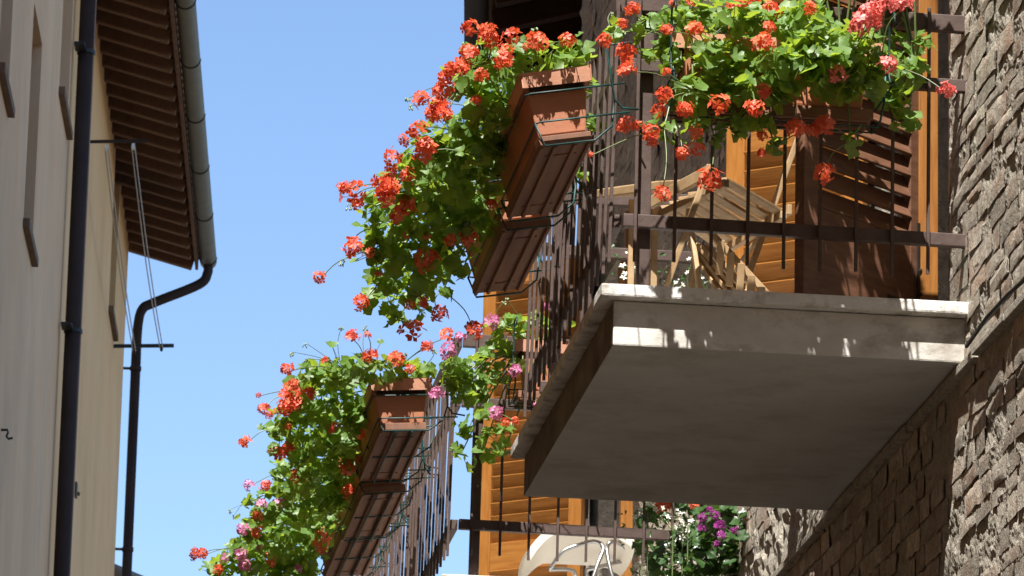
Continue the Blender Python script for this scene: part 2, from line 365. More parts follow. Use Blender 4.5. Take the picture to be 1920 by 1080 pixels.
# ------------------------------------------------------------------ flower boxes
def planter(label, loc, rot, L=.76, W=.205, H=.2, group='terracotta flower boxes hung on the balcony rails'):
    """local: long along y from 0 to L, x centred, rim top at z = 0"""
    t = thing('flower_box', label, 'planter', loc, rot, group)
    b = MB(); w0, w1 = W / 2 - .012, W / 2 - .034
    for (q0, q1, z0, z1) in ((0, 0, -.03, -H),):
        vs = []
        for (ww, e, z) in ((w0, .038, -.028), (w1, .056, -H), (w0 - .008, .046, -.028), (w1 - .008, .064, -H + .01)):
            vs += [(-ww, e, z), (ww, e, z), (ww, L - e, z), (-ww, L - e, z)]
        b.add(vs, [(0,1,5,4),(1,2,6,5),(2,3,7,6),(3,0,4,7),(4,5,6,7),(8,12,13,9),(9,13,14,10),(10,14,15,11),(11,15,12,8),(12,15,14,13),(0,8,9,1),(1,9,10,2),(2,10,11,3),(3,11,8,0)])
    part('pot_body', b, m_terra, t, bevel=.006)
    rm = MB(); W2 = W / 2
    vs = []
    for (ww, e, z) in ((W2, 0, 0), (W2 - .003, .005, -.04), (W2 - .02, .05, 0), (W2 - .018, .046, -.04)):
        vs += [(-ww, e, z), (ww, e, z), (ww, L - e, z), (-ww, L - e, z)]
    rm.add(vs, [(0,1,5,4)[::-1],(1,2,6,5)[::-1],(2,3,7,6)[::-1],(3,0,4,7)[::-1],(0,8,9,1),(1,9,10,2),(2,10,11,3),(3,11,8,0),(8,12,13,9),(9,13,14,10),(10,14,15,11),(11,15,12,8),(4,5,13,12),(5,6,14,13),(6,7,15,14),(7,4,12,15)])
    part('rim', rm, m_rim, t, bevel=.005)
    part('soil', MB().box((-w0 + .012, .024, -.06), (w0 - .012, L - .024, -.02)), m_soil, t)
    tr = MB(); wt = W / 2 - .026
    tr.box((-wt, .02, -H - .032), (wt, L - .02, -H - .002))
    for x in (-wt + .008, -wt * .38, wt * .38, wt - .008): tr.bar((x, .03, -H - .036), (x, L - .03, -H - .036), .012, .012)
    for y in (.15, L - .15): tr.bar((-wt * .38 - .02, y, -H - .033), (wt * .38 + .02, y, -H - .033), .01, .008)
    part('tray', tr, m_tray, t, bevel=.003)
    return t
def bracket(label, loc, rot, L=.76, W=.205, H=.2, reach=.1, long_wires=True):
    t = thing('planter_bracket', label, 'bracket', loc, rot, 'wire brackets holding the flower boxes')
    def hoop(z, k):
        ww = W / 2 - k; e = -.012; c = .015
        return [(W / 2 + reach, e, z), (-ww + c, e, z), (-ww, e + c, z), (-ww, L - e - c, z), (-ww + c, L - e, z), (W / 2 + reach, L - e, z)]
    part('hoop', MB().tube(hoop(-.07, .004), .003, 6), m_wire, t, True)
    part('hoop', MB().tube(hoop(-.165, .022), .0032, 6), m_wire, t, True)
    for y in (-.012, L + .012):
        part('hook', MB().tube([(W/2 + reach + .05, y, .025), (W/2 + reach + .04, y, .06), (W/2 + reach - .03, y, .06), (W/2 + reach - .04, y, .045), (W/2 + reach - .04, y, -.12), (W/2 + reach - .02, y, -.15), (W/2 + reach + .03, y, -.16)], .0036, 6), m_wire, t, True)
    for y in ((.0, L * .5, L) if long_wires else (.0, L)):
        part('cradle_wire', MB().tube([(-W/2 + .02, y, -.165), (-W/2 + .04, y, -H - .04), (W/2 - .02, y, -H - .04), (W/2 + reach - .06, y, -H + .0), (W/2 + reach - .04, y, -.12)], .0036, 6), m_wire, t, True)
    for x in ((-.03, .035) if long_wires else ()): part('cradle_wire', MB().tube([(x, -.005, -H - .0475), (x, L + .005, -H - .0475)], .0032, 6), m_wire, t, True)
    return t
OUT = [  # x centre, y start, rim z, droop
    (1.783, 14.5, 4.524, R(-10), 'terracotta flower box hanging highest, its sunlit end facing the viewer'),
    (1.785, 15.48, 4.515, R(-9), 'terracotta flower box just behind the highest one, only its underside tray showing'),
    (1.757, 19.2, 4.642, R(-4), 'terracotta flower box at the near corner of the lower farther balcony, sunlit end'),
    (1.765, 20.22, 4.60, R(-7), 'terracotta flower box second along the lower balcony, seen from underneath'),
    (1.765, 21.2, 4.61, R(-6), 'terracotta flower box at the bottom edge of the photo, third along the lower balcony'),
]
for i, (x, y, z, dr, lb) in enumerate(OUT):
    W = .22 if i < 2 else .245; L = .90 if i < 2 else .985; H = .2 if i < 2 else .175
    planter(lb, (x, y, z), (0, dr, 0), L, W, H)
    bracket('green wire bracket gripping the ' + ('highest flower box with the sunlit end', 'flower box tucked behind the highest one', 'corner flower box of the lower balcony', 'second flower box of the lower balcony', 'bottom-edge flower box of the lower balcony')[i], (x, y, z), (0, dr, 0), L, W, H, .1, i > 1)
planter('terracotta flower box shaded under leaves across the near end of the top balcony', (2.12, 14.385, 4.60), (0, 0, R(-90)), .66, .2, .2)
bracket('wire bracket under the leaf-shaded flower box across the near railing', (2.12, 14.385, 4.60), (0, 0, R(-90)), .66, .2, .2)
planter('dark terracotta flower box on the near end of the lower balcony beside the shutter', (2.205, 19.18, 4.80), (R(0), 0, R(-90)), .6, .2, .2)
bracket('wire bracket of the dark flower box beside the orange shutter', (2.205, 19.18, 4.80), (0, 0, R(-90)), .6, .2, .2)

# ------------------------------------------------------------------ shutters
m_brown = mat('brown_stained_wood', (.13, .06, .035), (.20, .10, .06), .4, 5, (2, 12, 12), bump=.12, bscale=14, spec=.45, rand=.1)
def shutter(label, hinge, free, z0, z1, rails, group, wood_h=None):
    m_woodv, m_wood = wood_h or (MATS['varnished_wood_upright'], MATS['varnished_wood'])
    h = Vector((*hinge, z0)); f = Vector((*free, z0)); d = f - h; W = d.length
    t = thing('door_shutter', label, 'shutter', h, (0, 0, math.atan2(d.y, d.x)), group)
    H = z1 - z0; th = .038; sw = .075
    for x in (0, W - sw): part('stile', MB().box((x, -th/2, 0), (x + sw, th/2, H)), m_woodv, t, bevel=.004)
    for (a, b) in rails: part('shutter_rail', MB().box((sw + .001, -th/2 + .002, a), (W - sw - .001, th/2 - .002, b)), m_wood, t, bevel=.003)
    me = MB().bar((sw - .004, 0, 0), (W - sw + .004, 0, 0), .010, .082).mesh('slat', m_wood, bevel=.003)
    for (a, b) in zip(rails[:-1], rails[1:]):
        n = max(1, int((b[0] - a[1]) / .068))
        for i in range(n):
            o = link('slat', me, t); o.location = (0, 0, a[1] + (i + .5) * (b[0] - a[1]) / n); o.rotation_euler = (SGN * R(24 + rnd.uniform(-2.5, 2.5)), rnd.uniform(-.004, .004), 0)
    return t, W, H
SGN = -1
S1, W1, H1 = shutter('sunlit orange slatted shutter leaf standing open behind the wooden chair', (3.10, 16.22), (2.665, 16.55), 3.9, 6.2, [(0, .14), (.98, 1.05), (2.18, 2.3)], 'slatted door shutters')
SGN = 1
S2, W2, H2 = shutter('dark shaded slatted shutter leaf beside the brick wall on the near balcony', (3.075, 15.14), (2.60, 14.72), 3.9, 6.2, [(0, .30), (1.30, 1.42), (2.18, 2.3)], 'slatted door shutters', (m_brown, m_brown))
SGN = -1
S3, W3, H3 = shutter('orange slatted shutter leaf of the farther balcony, above the white chair', (3.09, 23.62), (2.615, 24.0), 3.9, 6.42, [(0, .12), (.92, 1.06), (1.95, 2.07), (2.4, 2.5)], 'slatted door shutters')
# strap hinge on the dark leaf
hg = MB().box((.02, .021, .08), (.045, .026, .36)); hg.box((.046, .021, .05), (.2, .026, .085))
for p in ((.032, .12), (.032, .2), (.032, .3), (.1, .067)): hg.tube([(p[0], .026, p[1]), (p[0], .031, p[1])], .006, 6)
part('hinge', hg, m_hinge, S2)
def jamb(label, Y, x0, x1):
    t = thing('door_frame', label, 'door frame', (x0, Y, 3.872), group='wooden frames of the balcony doors')
    part('jamb', MB().box((x0, Y, 3.873), (x1, Y + .05, 6.22)), m_woodv, t, world=True, bevel=.004)
    part('casing', MB().box((x1 + .002, Y - .19, 3.873), (XW + .12, Y - .15, 6.22)), m_darkwood, t, world=True, bevel=.003)
    part('lintel', MB().box((XW + .06, Y + .052, 6.12), (XW + .12, Y + 1.05, 6.22)), m_woodv, t, world=True, bevel=.003)
    return t
jamb('orange wooden door frame post of the near balcony beside the rough bricks', 15.10, 3.062, 3.128)
jamb('orange wooden door frame post of the farther balcony behind the white chair', 22.1, 3.07, 3.128)

# ------------------------------------------------------------------ folding chair
def slatpanel(name, root, corners, n, wd, th, m, rails=True):
    a, b, c, d = [Vector(p) for p in corners]       # a-b start side, d-c end side; slats run a->d .. b->c
    nrm = unit((b - a).cross(d - a))
    for i in range(n):
        k = (i + .5) / n; p = a.lerp(b, k); q = d.lerp(c, k)
        part(name, MB().bar(p, q, wd, th, up=nrm), m, root, world=True, bevel=.002)
    if rails:
        for e0, e1 in ((a, b), (d, c)):
            off = nrm * (th * .5 + .014) * (1 if nrm.z < 0 else -1)
            part('seat_rail', MB().bar(e0 + off, e1 + off, .022, .026, up=nrm), m, root, world=True, bevel=.003)
ch = thing('folding_chair', 'pale wooden folding chair with slatted seat behind the near balcony railing', 'chair', (2.5, 15.1, 3.873))
def atz(px, py, z):
    d = rgt * ((px - 960) / FPX) + upv * (-(py - 540) / FPX) + fwd
    return d * (z / d.z)
zs = 4.33
sa, sb, sc_, sd = atz(1238, 392, zs), atz(1362, 332, zs), atz(1470, 392, zs), atz(1345, 468, zs)
slatpanel('seat_slat', ch, (sa, sb, sc_, sd), 7, (sb - sa).length / 7 * .58, .012, m_teak)
# apron board at the back of the seat, towards the street
part('apron', MB().bar(sa + Vector((-.03, 0, .02)), sb + Vector((-.05, 0, .02)), .016, .042), m_teak, ch, world=True, bevel=.003)
part('apron', MB().bar(sd + Vector((.02, 0, .0)), sc_ + Vector((.02, 0, .0)), .016, .036), m_teak, ch, world=True, bevel=.003)
yl, yr = 14.98, 15.32
part('leg', MB().bar(at(1330, 310, yl), at(1246, 545, yl + .05), .02, .036, up=(0, 1, 0)), m_teak, ch, world=True, bevel=.004)
part('leg', MB().bar(at(1512, 215, yr), at(1398, 530, yr + .05), .02, .036, up=(0, 1, 0)), m_teak, ch, world=True, bevel=.004)
part('leg', MB().bar(at(1290, 395, yl + .22), at(1318, 580, yl + .1), .016, .03, up=(0, 1, 0)), m_teak, ch, world=True, bevel=.004)
part('leg', MB().bar(at(1455, 400, yr + .1), at(1340, 560, yr + .3), .016, .03, up=(0, 1, 0)), m_teak, ch, world=True, bevel=.004)
for k in range(3):
    z = .13 + .09 * k
    part('back_slat', MB().bar(at(1342, 275, yl) + Vector((0, 0, z)), at(1512, 215, yr) + Vector((0, 0, z)), .014, .05), m_teak, ch, world=True, bevel=.003)
fs = thing('slatted_footstool', 'low pale wooden slatted stool tilted below the folding chair seat', 'stool', (2.42, 15.3, 3.873))
for k in range(4):
    part('seat_slat', MB().bar(at(1296 + 8 * k, 456 + 2 * k, 15.45 - .05 * k), at(1350 + 22 * k, 545 + 6 * k, 15.25 - .05 * k), .03, .014), m_teak, fs, world=True, bevel=.002)
for k in range(5):
    x, y = 1352 + 19 * k, 470 + 22 * k
    part('back_slat', MB().bar(at(x, y - 20, 15.1), at(x - 4, y + 45, 15.12), .024, .012, up=(0, 1, 0)), m_teak, fs, world=True, bevel=.002)
part('side_rail', MB().bar(at(1332, 436, 15.12), at(1446, 560, 15.12), .016, .022), m_teak, fs, world=True, bevel=.003)
part('side_rail', MB().bar(at(1332, 470, 15.13), at(1430, 580, 15.13), .016, .022), m_teak, fs, world=True, bevel=.003)
part('cross_leg', MB().bar(at(1305, 470, 15.35), at(1290, 590, 15.35), .018, .03, up=(0, 1, 0)), m_teak, fs, world=True, bevel=.003)
# small wooden table end left of the chair
tb = thing('wooden_table', 'small pale wooden table end between the corner posts left of the folding chair', 'table', (2.2, 15.75, 3.873))
t0 = at(1172, 356, 15.7); t1 = at(1240, 352, 15.9)
part('tabletop', MB().bar(t0, t1, .26, .03), m_teak, tb, world=True, bevel=.004)
for px in (1185, 1228): part('leg', MB().bar(at(px, 375, 15.8), at(px - 4, 600, 15.8), .022, .022, up=(0, 1, 0)), m_teak, tb, world=True, bevel=.004)

# ------------------------------------------------------------------ white chair of the farther balcony
wc = thing('plastic_chair', 'cream plastic shell chair with bent steel tube legs on the farther balcony', 'chair', (2.62, 20.4, 3.873))
shell = MB(); nu, nv = 20, 16
c0 = Vector((2.65, 20.45, 4.31))
for top in (0, 1):
    for i in range(nu + 1):
        for j in range(nv + 1):
            u, v = i / nu * 2 - 1, j / nv * 2 - 1
            rr = 1 - .10 * (u * u * v * v)
            x = u * .245 * rr; y = v * .21 * rr
            z = -.05 * (v + 1) - .13 * max(0, abs(u) - .5) ** 1.5 - .16 * max(0, -u - .45) ** 1.4 - .5 * max(0, -v - .82) ** 1.3
            shell.v.append(tuple(c0 + Vector((x, y, z + (0 if top else -.007)))))
K = (nu + 1) * (nv + 1)
def SI(i, j, t): return t * K + i * (nv + 1) + j
for i in range(nu):
    for j in range(nv):
        shell.f.append((SI(i, j, 1), SI(i+1, j, 1), SI(i+1, j+1, 1), SI(i, j+1, 1))); shell.f.append((SI(i, j, 0), SI(i, j+1, 0), SI(i+1, j+1, 0), SI(i+1, j, 0)))
for i in range(nu):
    for j in (0, nv): shell.f.append((SI(i, j, 0), SI(i+1, j, 0), SI(i+1, j, 1), SI(i, j, 1)))
for j in range(nv):
    for i in (0, nu): shell.f.append((SI(i, j, 0), SI(i, j+1, 0), SI(i, j+1, 1), SI(i, j, 1)))
part('seat', shell, m_plastic, wc, R(40), world=True)
def bez(pts, n=6):
    out = []; P = [Vector(p) for p in pts]
    for i in range(len(P) - 1):
        p0, p1, p2, p3 = P[max(i-1, 0)], P[i], P[i+1], P[min(i+2, len(P)-1)]
        for k in range(n):
            t = k / n
            out.append(.5 * ((2*p1) + (p2-p0)*t + (2*p0-5*p1+4*p2-p3)*t*t + (3*p1-p0-3*p2+p3)*t**3))
    out.append(P[-1]); return out
zc = c0.z - .03
def tubeleg(seq): part('leg', MB().tube(bez(seq), .0092, 8), m_steel, wc, True, world=True)
Yf = 20.27
tubeleg([at(1030, 1068, Yf + .02), at(1055, 1035, Yf), at(1085, 1022, Yf), at(1115, 1015, Yf), at(1131, 1028, Yf - .01), at(1120, 1060, Yf - .04), at(1100, 1120, Yf - .06), at(1060, 1240, Yf - .1)])
tubeleg([at(1178, 1035, Yf + .2), at(1160, 1020, Yf + .1), at(1146, 1016, Yf), at(1138, 1030, Yf - .01), at(1145, 1070, Yf - .04), at(1160, 1120, Yf - .06), at(1195, 1240, Yf - .1)])
tubeleg([at(1030, 1068, Yf + .05), at(1065, 1068, Yf + .1), at(1078, 1076, Yf + .15), at(1075, 1110, Yf + .18), at(1050, 1230, Yf + .25)])
tubeleg([at(1175, 1050, Yf + .3), at(1120, 1064, Yf + .2), at(1100, 1072, Yf + .2), at(1110, 1110, Yf + .22), at(1130, 1240, Yf + .3)])

# ------------------------------------------------------------------ leaves and flowers
def leaf_mesh(seed, m, lobes=5):
    r = random.Random(seed); b = MB(); n = 20; b.v.append((0, 0, -.08))
    cup = r.uniform(.08, .32)
    for i in range(n):
        t = (i / n) * 2 * math.pi
        rad = .86 + .11 * math.cos(lobes * t + math.pi) + .055 * math.cos(10 * t + 1) + r.uniform(-.05, .05)
        if i == 0: rad = .3
        x, y = -math.cos(t) * rad, math.sin(t) * rad
        b.v.append((x, y, cup * rad * rad * .6 + .12 * math.sin(lobes * t * .5 + seed) * rad + r.uniform(-.04, .04)))
    for i in range(n): b.f.append((0, 1 + i, 1 + (i + 1) % n))
    return b
LM = [leaf_mesh(k, None) for k in range(6)]
LME = {m.name: [b.mesh('leaf', m, True) for b in LM] for m in (m_leaf, m_leafd)}
def head_mesh(seed, n=17, spread=1.0, pl=.5):
    """umbel of five-petalled florets, unit radius"""
    r = random.Random(seed); b = MB()
    for k in range(n):
        t = k * 2.39996 + r.uniform(-.3, .3); z = 1 - (k + .5) / n * 1.35 + r.uniform(-.15, .15); z = max(-.6, min(1, z))
        q = math.sqrt(max(0, 1 - z * z)); d = Vector((q * math.cos(t), q * math.sin(t), z * .8))
        c = d * r.uniform(.4, .85); nrm = unit(d + Vector((r.uniform(-.4, .4), r.uniform(-.4, .4), r.uniform(-.2, .4))))
        a = unit(nrm.cross(Vector((.3, .7, .2)))); e = nrm.cross(a); s0 = r.uniform(0, 6)
        for p in range(5):
            ph = s0 + p * 1.2566 + r.uniform(-.2, .2); ln = pl * r.uniform(.8, 1.15); dd = a * math.cos(ph) + e * math.sin(ph); ss = nrm.cross(dd)
            lift = r.uniform(.05, .5)
            m1 = c + dd * ln * .62 + nrm * ln * lift * .5
            b.add([c, m1 + ss * ln * .34, c + dd * ln + nrm * ln * lift * .35, m1 - ss * ln * .34], [(0, 1, 2, 3)])
        # pedicel
        o = Vector((0, 0, -.35)); b.add([o, c + a * .03, c - a * .03], [(0, 1, 2)])
    return b
HM = [head_mesh(k, rn) for k, rn in enumerate((11, 13, 15, 9, 12, 7))]
HME = {m.name: [b.mesh('flower_head', m) for b in HM] for m in (m_red, m_coral, m_pink, m_purple)}
def orient(nrm, spin):
    q = Vector(nrm).to_track_quat('Z', 'Y'); return q.to_matrix() @ Matrix.Rotation(spin, 3, 'Z')
def geranium(name, label, cat, base, clumps, heads, roots, mleaf=m_leaf, size=(.016, .038), dens=1.0, group=None, headscale=1.0, scale_px=627, maxleaf=298, buds=()):
    """clumps: (centre, radius); heads: (point, radius, material name); roots: points on the soil"""
    t = thing(name, label, cat, base, group=group)
    base = Vector(base); leaves = []; stems = MB()
    def near(p): return min(roots, key=lambda q: (q - p).length + rnd.uniform(0, .1))
    for (c, r) in clumps:
        n = int(dens * 58 * (r / .1) ** 2)
        q = near(c); mid = q.lerp(c, .5) + Vector((0, 0, .05))
        stems.tube(bez([q, mid, c], 4), .0045, 5, .0025, False)
        for _ in range(n):
            d = Vector((rnd.gauss(0, 1), rnd.gauss(0, 1), rnd.gauss(0, 1))); d.normalize()
            rad = r * rnd.uniform(.25, 1.0) ** .6 * (1 + .45 * noise.noise((c.x * 9 + d.x * 1.7, c.y * 9 + d.y * 1.7, c.z * 9 + d.z * 1.7)))
            p = c + Vector((d.x * rad, d.y * rad * 1.1, d.z * rad * .92))
            s = rnd.uniform(*size) * (.75 if rnd.random() < .25 else 1)
            nrm = unit(d * .45 + Vector((-.1, -.42, .75)) * .8 + Vector((rnd.uniform(-1, 1), rnd.uniform(-1, 1), rnd.uniform(-.8, .9))) * .85)
            if rnd.random() < .06:
                p = c + d * r * rnd.uniform(1.15, 1.5); stems.tube([c + d * r * .4, p - nrm * .003], .0012, 3, .0009, False); s *= .8
            view = unit(-p)
            leaves.append((s * (.4 + abs(nrm.dot(view))) * (1.2 + .5 * d.dot(view)), p, nrm, s))
            if rnd.random() < .4: stems.tube([p - nrm * .004, p.lerp(c, .55) + Vector((0, 0, -.012))], .0011, 3, .0015, False)
    leaves.sort(key=lambda e: -e[0]); st = MB(); ms = LME[mleaf.name]
    for i, (_, p, nrm, s) in enumerate(leaves):
        k = rnd.randrange(6); rot = orient(nrm, rnd.uniform(0, 6.28))
        if i < maxleaf:
            o = link('leaf', ms[k], t); o.matrix_local = Matrix.Translation(p - base) @ (rot @ Matrix.Scale(s, 3)).to_4x4()
        else: st.add([p + rot @ (Vector(v) * s) for v in LM[k].v], LM[k].f)
    if st.v: part('foliage', st, mleaf, t, True, world=True, kind='stuff')
    for (p, r, mn) in heads:
        q = min((c for c, _ in clumps), key=lambda c: (c - p).length) if clumps else near(p)
        if (q - p).length > .03:
            dd = unit(p - q); stems.tube(bez([q, q.lerp(p, .55) + Vector((rnd.uniform(-.02, .02), rnd.uniform(-.02, .02), .012)), p - Vector((0, 0, r * .3))], 4), .0022, 5, .0016, False)
        else: dd = Vector((0, 0, 1))
        nrm = unit(dd * .5 + Vector((rnd.uniform(-.35, .35), -.55 + rnd.uniform(-.3, .3), .62)))
        o = link('flower_head', HME[mn][rnd.randrange(6)], t); o.matrix_local = Matrix.Translation(p - base) @ (orient(nrm, rnd.uniform(0, 6)) @ Matrix.Scale(r * rnd.uniform(.92, 1.22) * headscale, 3)).to_4x4()
        if mn != HEADMAIN: o['label'] = {'red_petal': 'red flower head', 'coral_petal': 'coral pink flower head', 'pink_petal': 'pink flower head', 'purple_petal': 'purple flower head'}[mn]
    bd = MB()
    for p in buds:
        q = min((c for c, _ in clumps), key=lambda c: (c - p).length)
        stems.tube(bez([q, q.lerp(p, .5) + Vector((rnd.uniform(-.02, .02), 0, .01)), p], 4), .0018, 4, .0012, False)
        for _ in range(6):
            e = p + Vector((rnd.uniform(-.008, .008), rnd.uniform(-.008, .008), rnd.uniform(-.012, .004)))
            bd.tube([e, e + Vector((rnd.uniform(-.005, .005), rnd.uniform(-.005, .005), -.010))], .0035, 5, .0012)
    if bd.v: part('bud', bd, m_bud, t, True, world=True, kind='stuff')
    if stems.v: part('stem', stems, m_stem, t, True, world=True)
    return t
HEADMAIN = 'red_petal'
def box_roots(x, y0, L, z): return [Vector((x, y0 + L * (i + .5) / 6, z - .03)) for i in range(6)]

# --- top balcony, street side (two boxes)
def Y1f(py): return 14.52 + (py - 60) * .0031
cl_a = [(950,235,.055),(935,275,.06),(915,335,.06),(960,200,.045),(1105,165,.04),(1112,235,.045),(1090,330,.03),(1062,112,.055),(1012,108,.07),(960,112,.085),(915,118,.085),(884,150,.07),(935,165,.095),(888,200,.09),(905,245,.1),(850,245,.08),(805,262,.06),(860,290,.11),(905,300,.07),(815,310,.1),(768,300,.06)]
cl_b = [(900,440,.05),(870,500,.045),(925,370,.04),(790,355,.09),(845,350,.11),(745,350,.07),(705,385,.055),(800,405,.12),(855,400,.1),(745,415,.085),(700,425,.05),(890,400,.075),(805,455,.1),(750,470,.095),(705,465,.06),(845,468,.06),(720,515,.075),(770,520,.09),(815,515,.06),(690,560,.04),(735,565,.06),(785,575,.05),(742,600,.035),(830,545,.03)]
fl_a = [(882,52,22),(915,58,20),(918,77,22),(959,68,23),(948,94,22),(943,114,20),(1005,77,24),(1064,75,18),(880,100,20),(863,126,22),(845,130,22),(835,146,22),(830,170,23),(828,196,20),(893,188,14),(901,140,15),(793,187,20),(823,200,22),(833,213,22),(783,243,23),(800,281,26),(757,263,14),(737,297,26),(765,327,20),(810,214,18),(985,88,10)]
fl_b = [(663,362,28),(672,382,18),(645,352,18),(723,347,26),(723,368,26),(762,383,26),(750,403,24),(663,463,22),(692,474,17),(797,487,28),(877,443,30),(845,450,18),(600,520,20),(677,567,19),(768,570,16),(823,587,19),(793,565,15),(773,620,26),(890,618,26),(920,383,17),(710,513,10),(760,440,12),(800,443,10),(780,345,10),(770,607,14),(735,320,14)]
def heads1(l, f, dy, mn='red_petal'): return [(at(x, y, f(y) - dy + rnd.uniform(-.06, .04)), s / 627 * (14.8 / 14.8), mn) for x, y, s in l]
geranium('trailing_geranium', 'red trailing geranium filling the highest flower box by the railing corner', 'flowering plant', (1.783, 14.9, 4.49),
         [(at(x, y, Y1f(y) + rnd.uniform(-.05, .08)), r) for x, y, r in cl_a] + [(Vector((1.88, 14.72 + .15 * i, 4.66 + .03 * math.sin(i * 1.9))), .06) for i in range(5)] + [(Vector((1.625 - .01 * i, 14.78 + .13 * i, 4.43 + .04 * math.sin(i * 2.3))), .055) for i in range(6)], heads1(fl_a, Y1f, .12), box_roots(1.783, 14.5, .76, 4.52), buds=[at(765,185,14.9), at(872,82,14.6), at(860,175,14.8), at(1002,52,14.6), at(768,198,14.95)], group='red trailing geraniums in the flower boxes')  # hidden inner clumps along the rail added to dapple the bars with shade
geranium('trailing_geranium', 'red trailing geranium hanging lowest on the top balcony, dark drooping blooms underneath', 'flowering plant', (1.785, 15.85, 4.48),
         [(at(x, y, Y1f(y) + rnd.uniform(-.05, .08)), r) for x, y, r in cl_b] + [(Vector((1.88, 15.55 + .15 * i, 4.64 + .03 * math.sin(i * 1.9))), .06) for i in range(5)] + [(Vector((1.62, 15.6 + .13 * i, 4.41 + .04 * math.sin(i * 2.3))), .055) for i in range(6)], heads1(fl_b, Y1f, .12), box_roots(1.785, 15.48, .76, 4.50), buds=[at(642,490,15.7), at(655,385,15.5)], group='red trailing geraniums in the flower boxes')  # inner row by the rail added for its shade on the bars

# --- top balcony, near end
cl_c = [(1215,50,.05),(1265,45,.07),(1320,45,.075),(1375,45,.08),(1425,50,.075),(1480,60,.08),(1535,75,.085),(1590,95,.085),(1645,90,.085),(1695,100,.07),(1730,75,.035),(1270,110,.06),(1330,110,.075),(1390,120,.085),(1450,120,.085),(1505,120,.08),(1560,125,.075),(1615,140,.07),(1670,140,.075),(1710,130,.05),(1350,165,.07),(1405,175,.075),(1455,165,.065),(1300,180,.06),(1265,180,.05),(1415,225,.06),(1365,235,.05),(1690,190,.06),(1705,225,.035),(1600,175,.03),(1655,180,.03),(1545,155,.05),(1240,85,.05),(1205,105,.035),(1340,265,.03),(1455,275,.03),(1310,235,.045),(1150,65,.028),(1245,240,.04),(1595,265,.03),(1420,15,.06),(1300,10,.06),(1510,25,.06)]
fl_c = [(1134,76,20),(1185,18,17),(1170,98,22),(1176,130,20),(1168,45,12),(1297,3,16),(1382,10,24),(1446,20,24),(1519,17,18),(1305,58,22),(1250,55,14),(1433,82,25),(1442,52,18),(1250,134,12),(1245,178,20),(1284,206,22),(1348,194,24),(1433,172,20),(1416,204,24),(1493,241,25),(1544,238,24),(1522,246,16),(1173,236,23),(1220,248,22),(1222,262,18),(1305,248,20),(1279,288,20),(1306,279,20),(1333,336,27),(1241,362,19),(1542,326,26),(1237,206,16),(1429,256,13),(1429,286,12),(1198,236,15),(1392,2,18),(1415,2,14),(1108,290,7),(1262,8,10)]
fl_c2 = [(1568,137,24),(1666,124,25),(1775,168,22),(1642,16,27),(1612,45,24),(1694,8,24),(1664,8,24),(1604,53,20),(1636,38,22),(1625,24,20)]
def Yc(px, py): return 14.31 - .0002 * max(0, py - 100)
geranium('trailing_geranium', 'broad red and coral geranium spilling over the near end railing in front of the door', 'flowering plant', (2.54, 14.44, 4.57),
         [(at(x, y, Yc(x, y) + rnd.uniform(-.06, .06)), r) for x, y, r in cl_c if x < 1620] + [(at(x, y, 14.43 + rnd.uniform(-.03, .06)), r) for x, y, r in cl_c if x >= 1620] + [(at(x, y - 10, Yc(x, y) - rnd.uniform(.1, .24)), r * .8) for x, y, r in cl_c if 1270 < x < 1640 and 40 < y < 190] + [(at(1440, 190, 14.2), .05), (at(1400, 180, 14.2), .05), (at(1465, 165, 14.15), .05), (at(1530, 150, 14.13), .055), (at(1590, 160, 14.14), .05), (at(1640, 150, 14.16), .05)] + [(at(1470 + 26 * i, 105 + 14 * math.sin(i * 2.1), 14.12), .05) for i in range(8)] + [(at(rnd.uniform(1420, 1720), rnd.uniform(-330, -40), 14.36 + rnd.uniform(-.08, .08)), rnd.uniform(.05, .08)) for _ in range(20)],  # topmost clumps are out of view, added only to shade the dark shutter
         [(at(x, y, Yc(x, y) - (.27 if 30 < y < 215 else .1) + rnd.uniform(-.04, .04)), s / 627, 'red_petal') for x, y, s in fl_c] + [(at(x, y, Yc(x, y) - .27 + rnd.uniform(-.04, .04)), s / 627, 'coral_petal') for x, y, s in fl_c2],
         [Vector((2.2 + .12 * i, 14.44, 4.57)) for i in range(7)], buds=[at(1146,22,14.3), at(1226,50,14.3), at(1168,60,14.3)], group='red trailing geraniums in the flower boxes')

# --- farther balcony, street side
def Y3f(py): return 19.22 + (py - 690) * .0056
cl_d = [(795,690,.05),(745,690,.075),(690,690,.08),(640,690,.085),(590,705,.085),(560,735,.07),(650,740,.11),(600,760,.11),(680,770,.07),(540,780,.07),(575,805,.11),(630,810,.12),(535,835,.07),(590,860,.12),(645,860,.1),(680,850,.05),(520,800,.05),(720,895,.06),(690,895,.05)]
cl_e = [(560,905,.1),(610,905,.12),(530,880,.06),(570,945,.12),(620,945,.07),(520,925,.06),(500,960,.07),(545,985,.12),(590,985,.1),(480,990,.08),(515,1020,.12),(565,1030,.11),(460,1030,.07),(490,1055,.12),(540,1065,.12),(430,1060,.08),(590,1020,.06),(400,1068,.05),(570,1078,.1),(470,940,.04)]
fl_d = [(660,630,17),(690,628,9),(693,667,19),(743,673,18),(610,675,9),(800,650,14),(770,692,12),(837,628,18),(539,693,17),(548,738,23),(535,763,23),(555,757,22),(580,734,14),(495,766,13),(485,741,7),(505,778,12),(460,830,17),(522,850,21),(540,843,20),(562,893,24),(625,803,16),(682,813,21),(650,876,21),(674,862,13),(652,920,17),(540,800,10),(583,741,10),(550,720,14)]
fl_e = [(603,1013,26),(483,966,16),(483,998,17),(366,1040,14),(380,1038,14),(507,1047,16),(411,1068,14),(497,911,12)]
fl_ep = [(466,909,15),(456,994,16),(491,945,13),(527,943,14),(454,1040,18),(487,1028,13),(421,1047,13),(460,1060,14),(560,1065,10)]
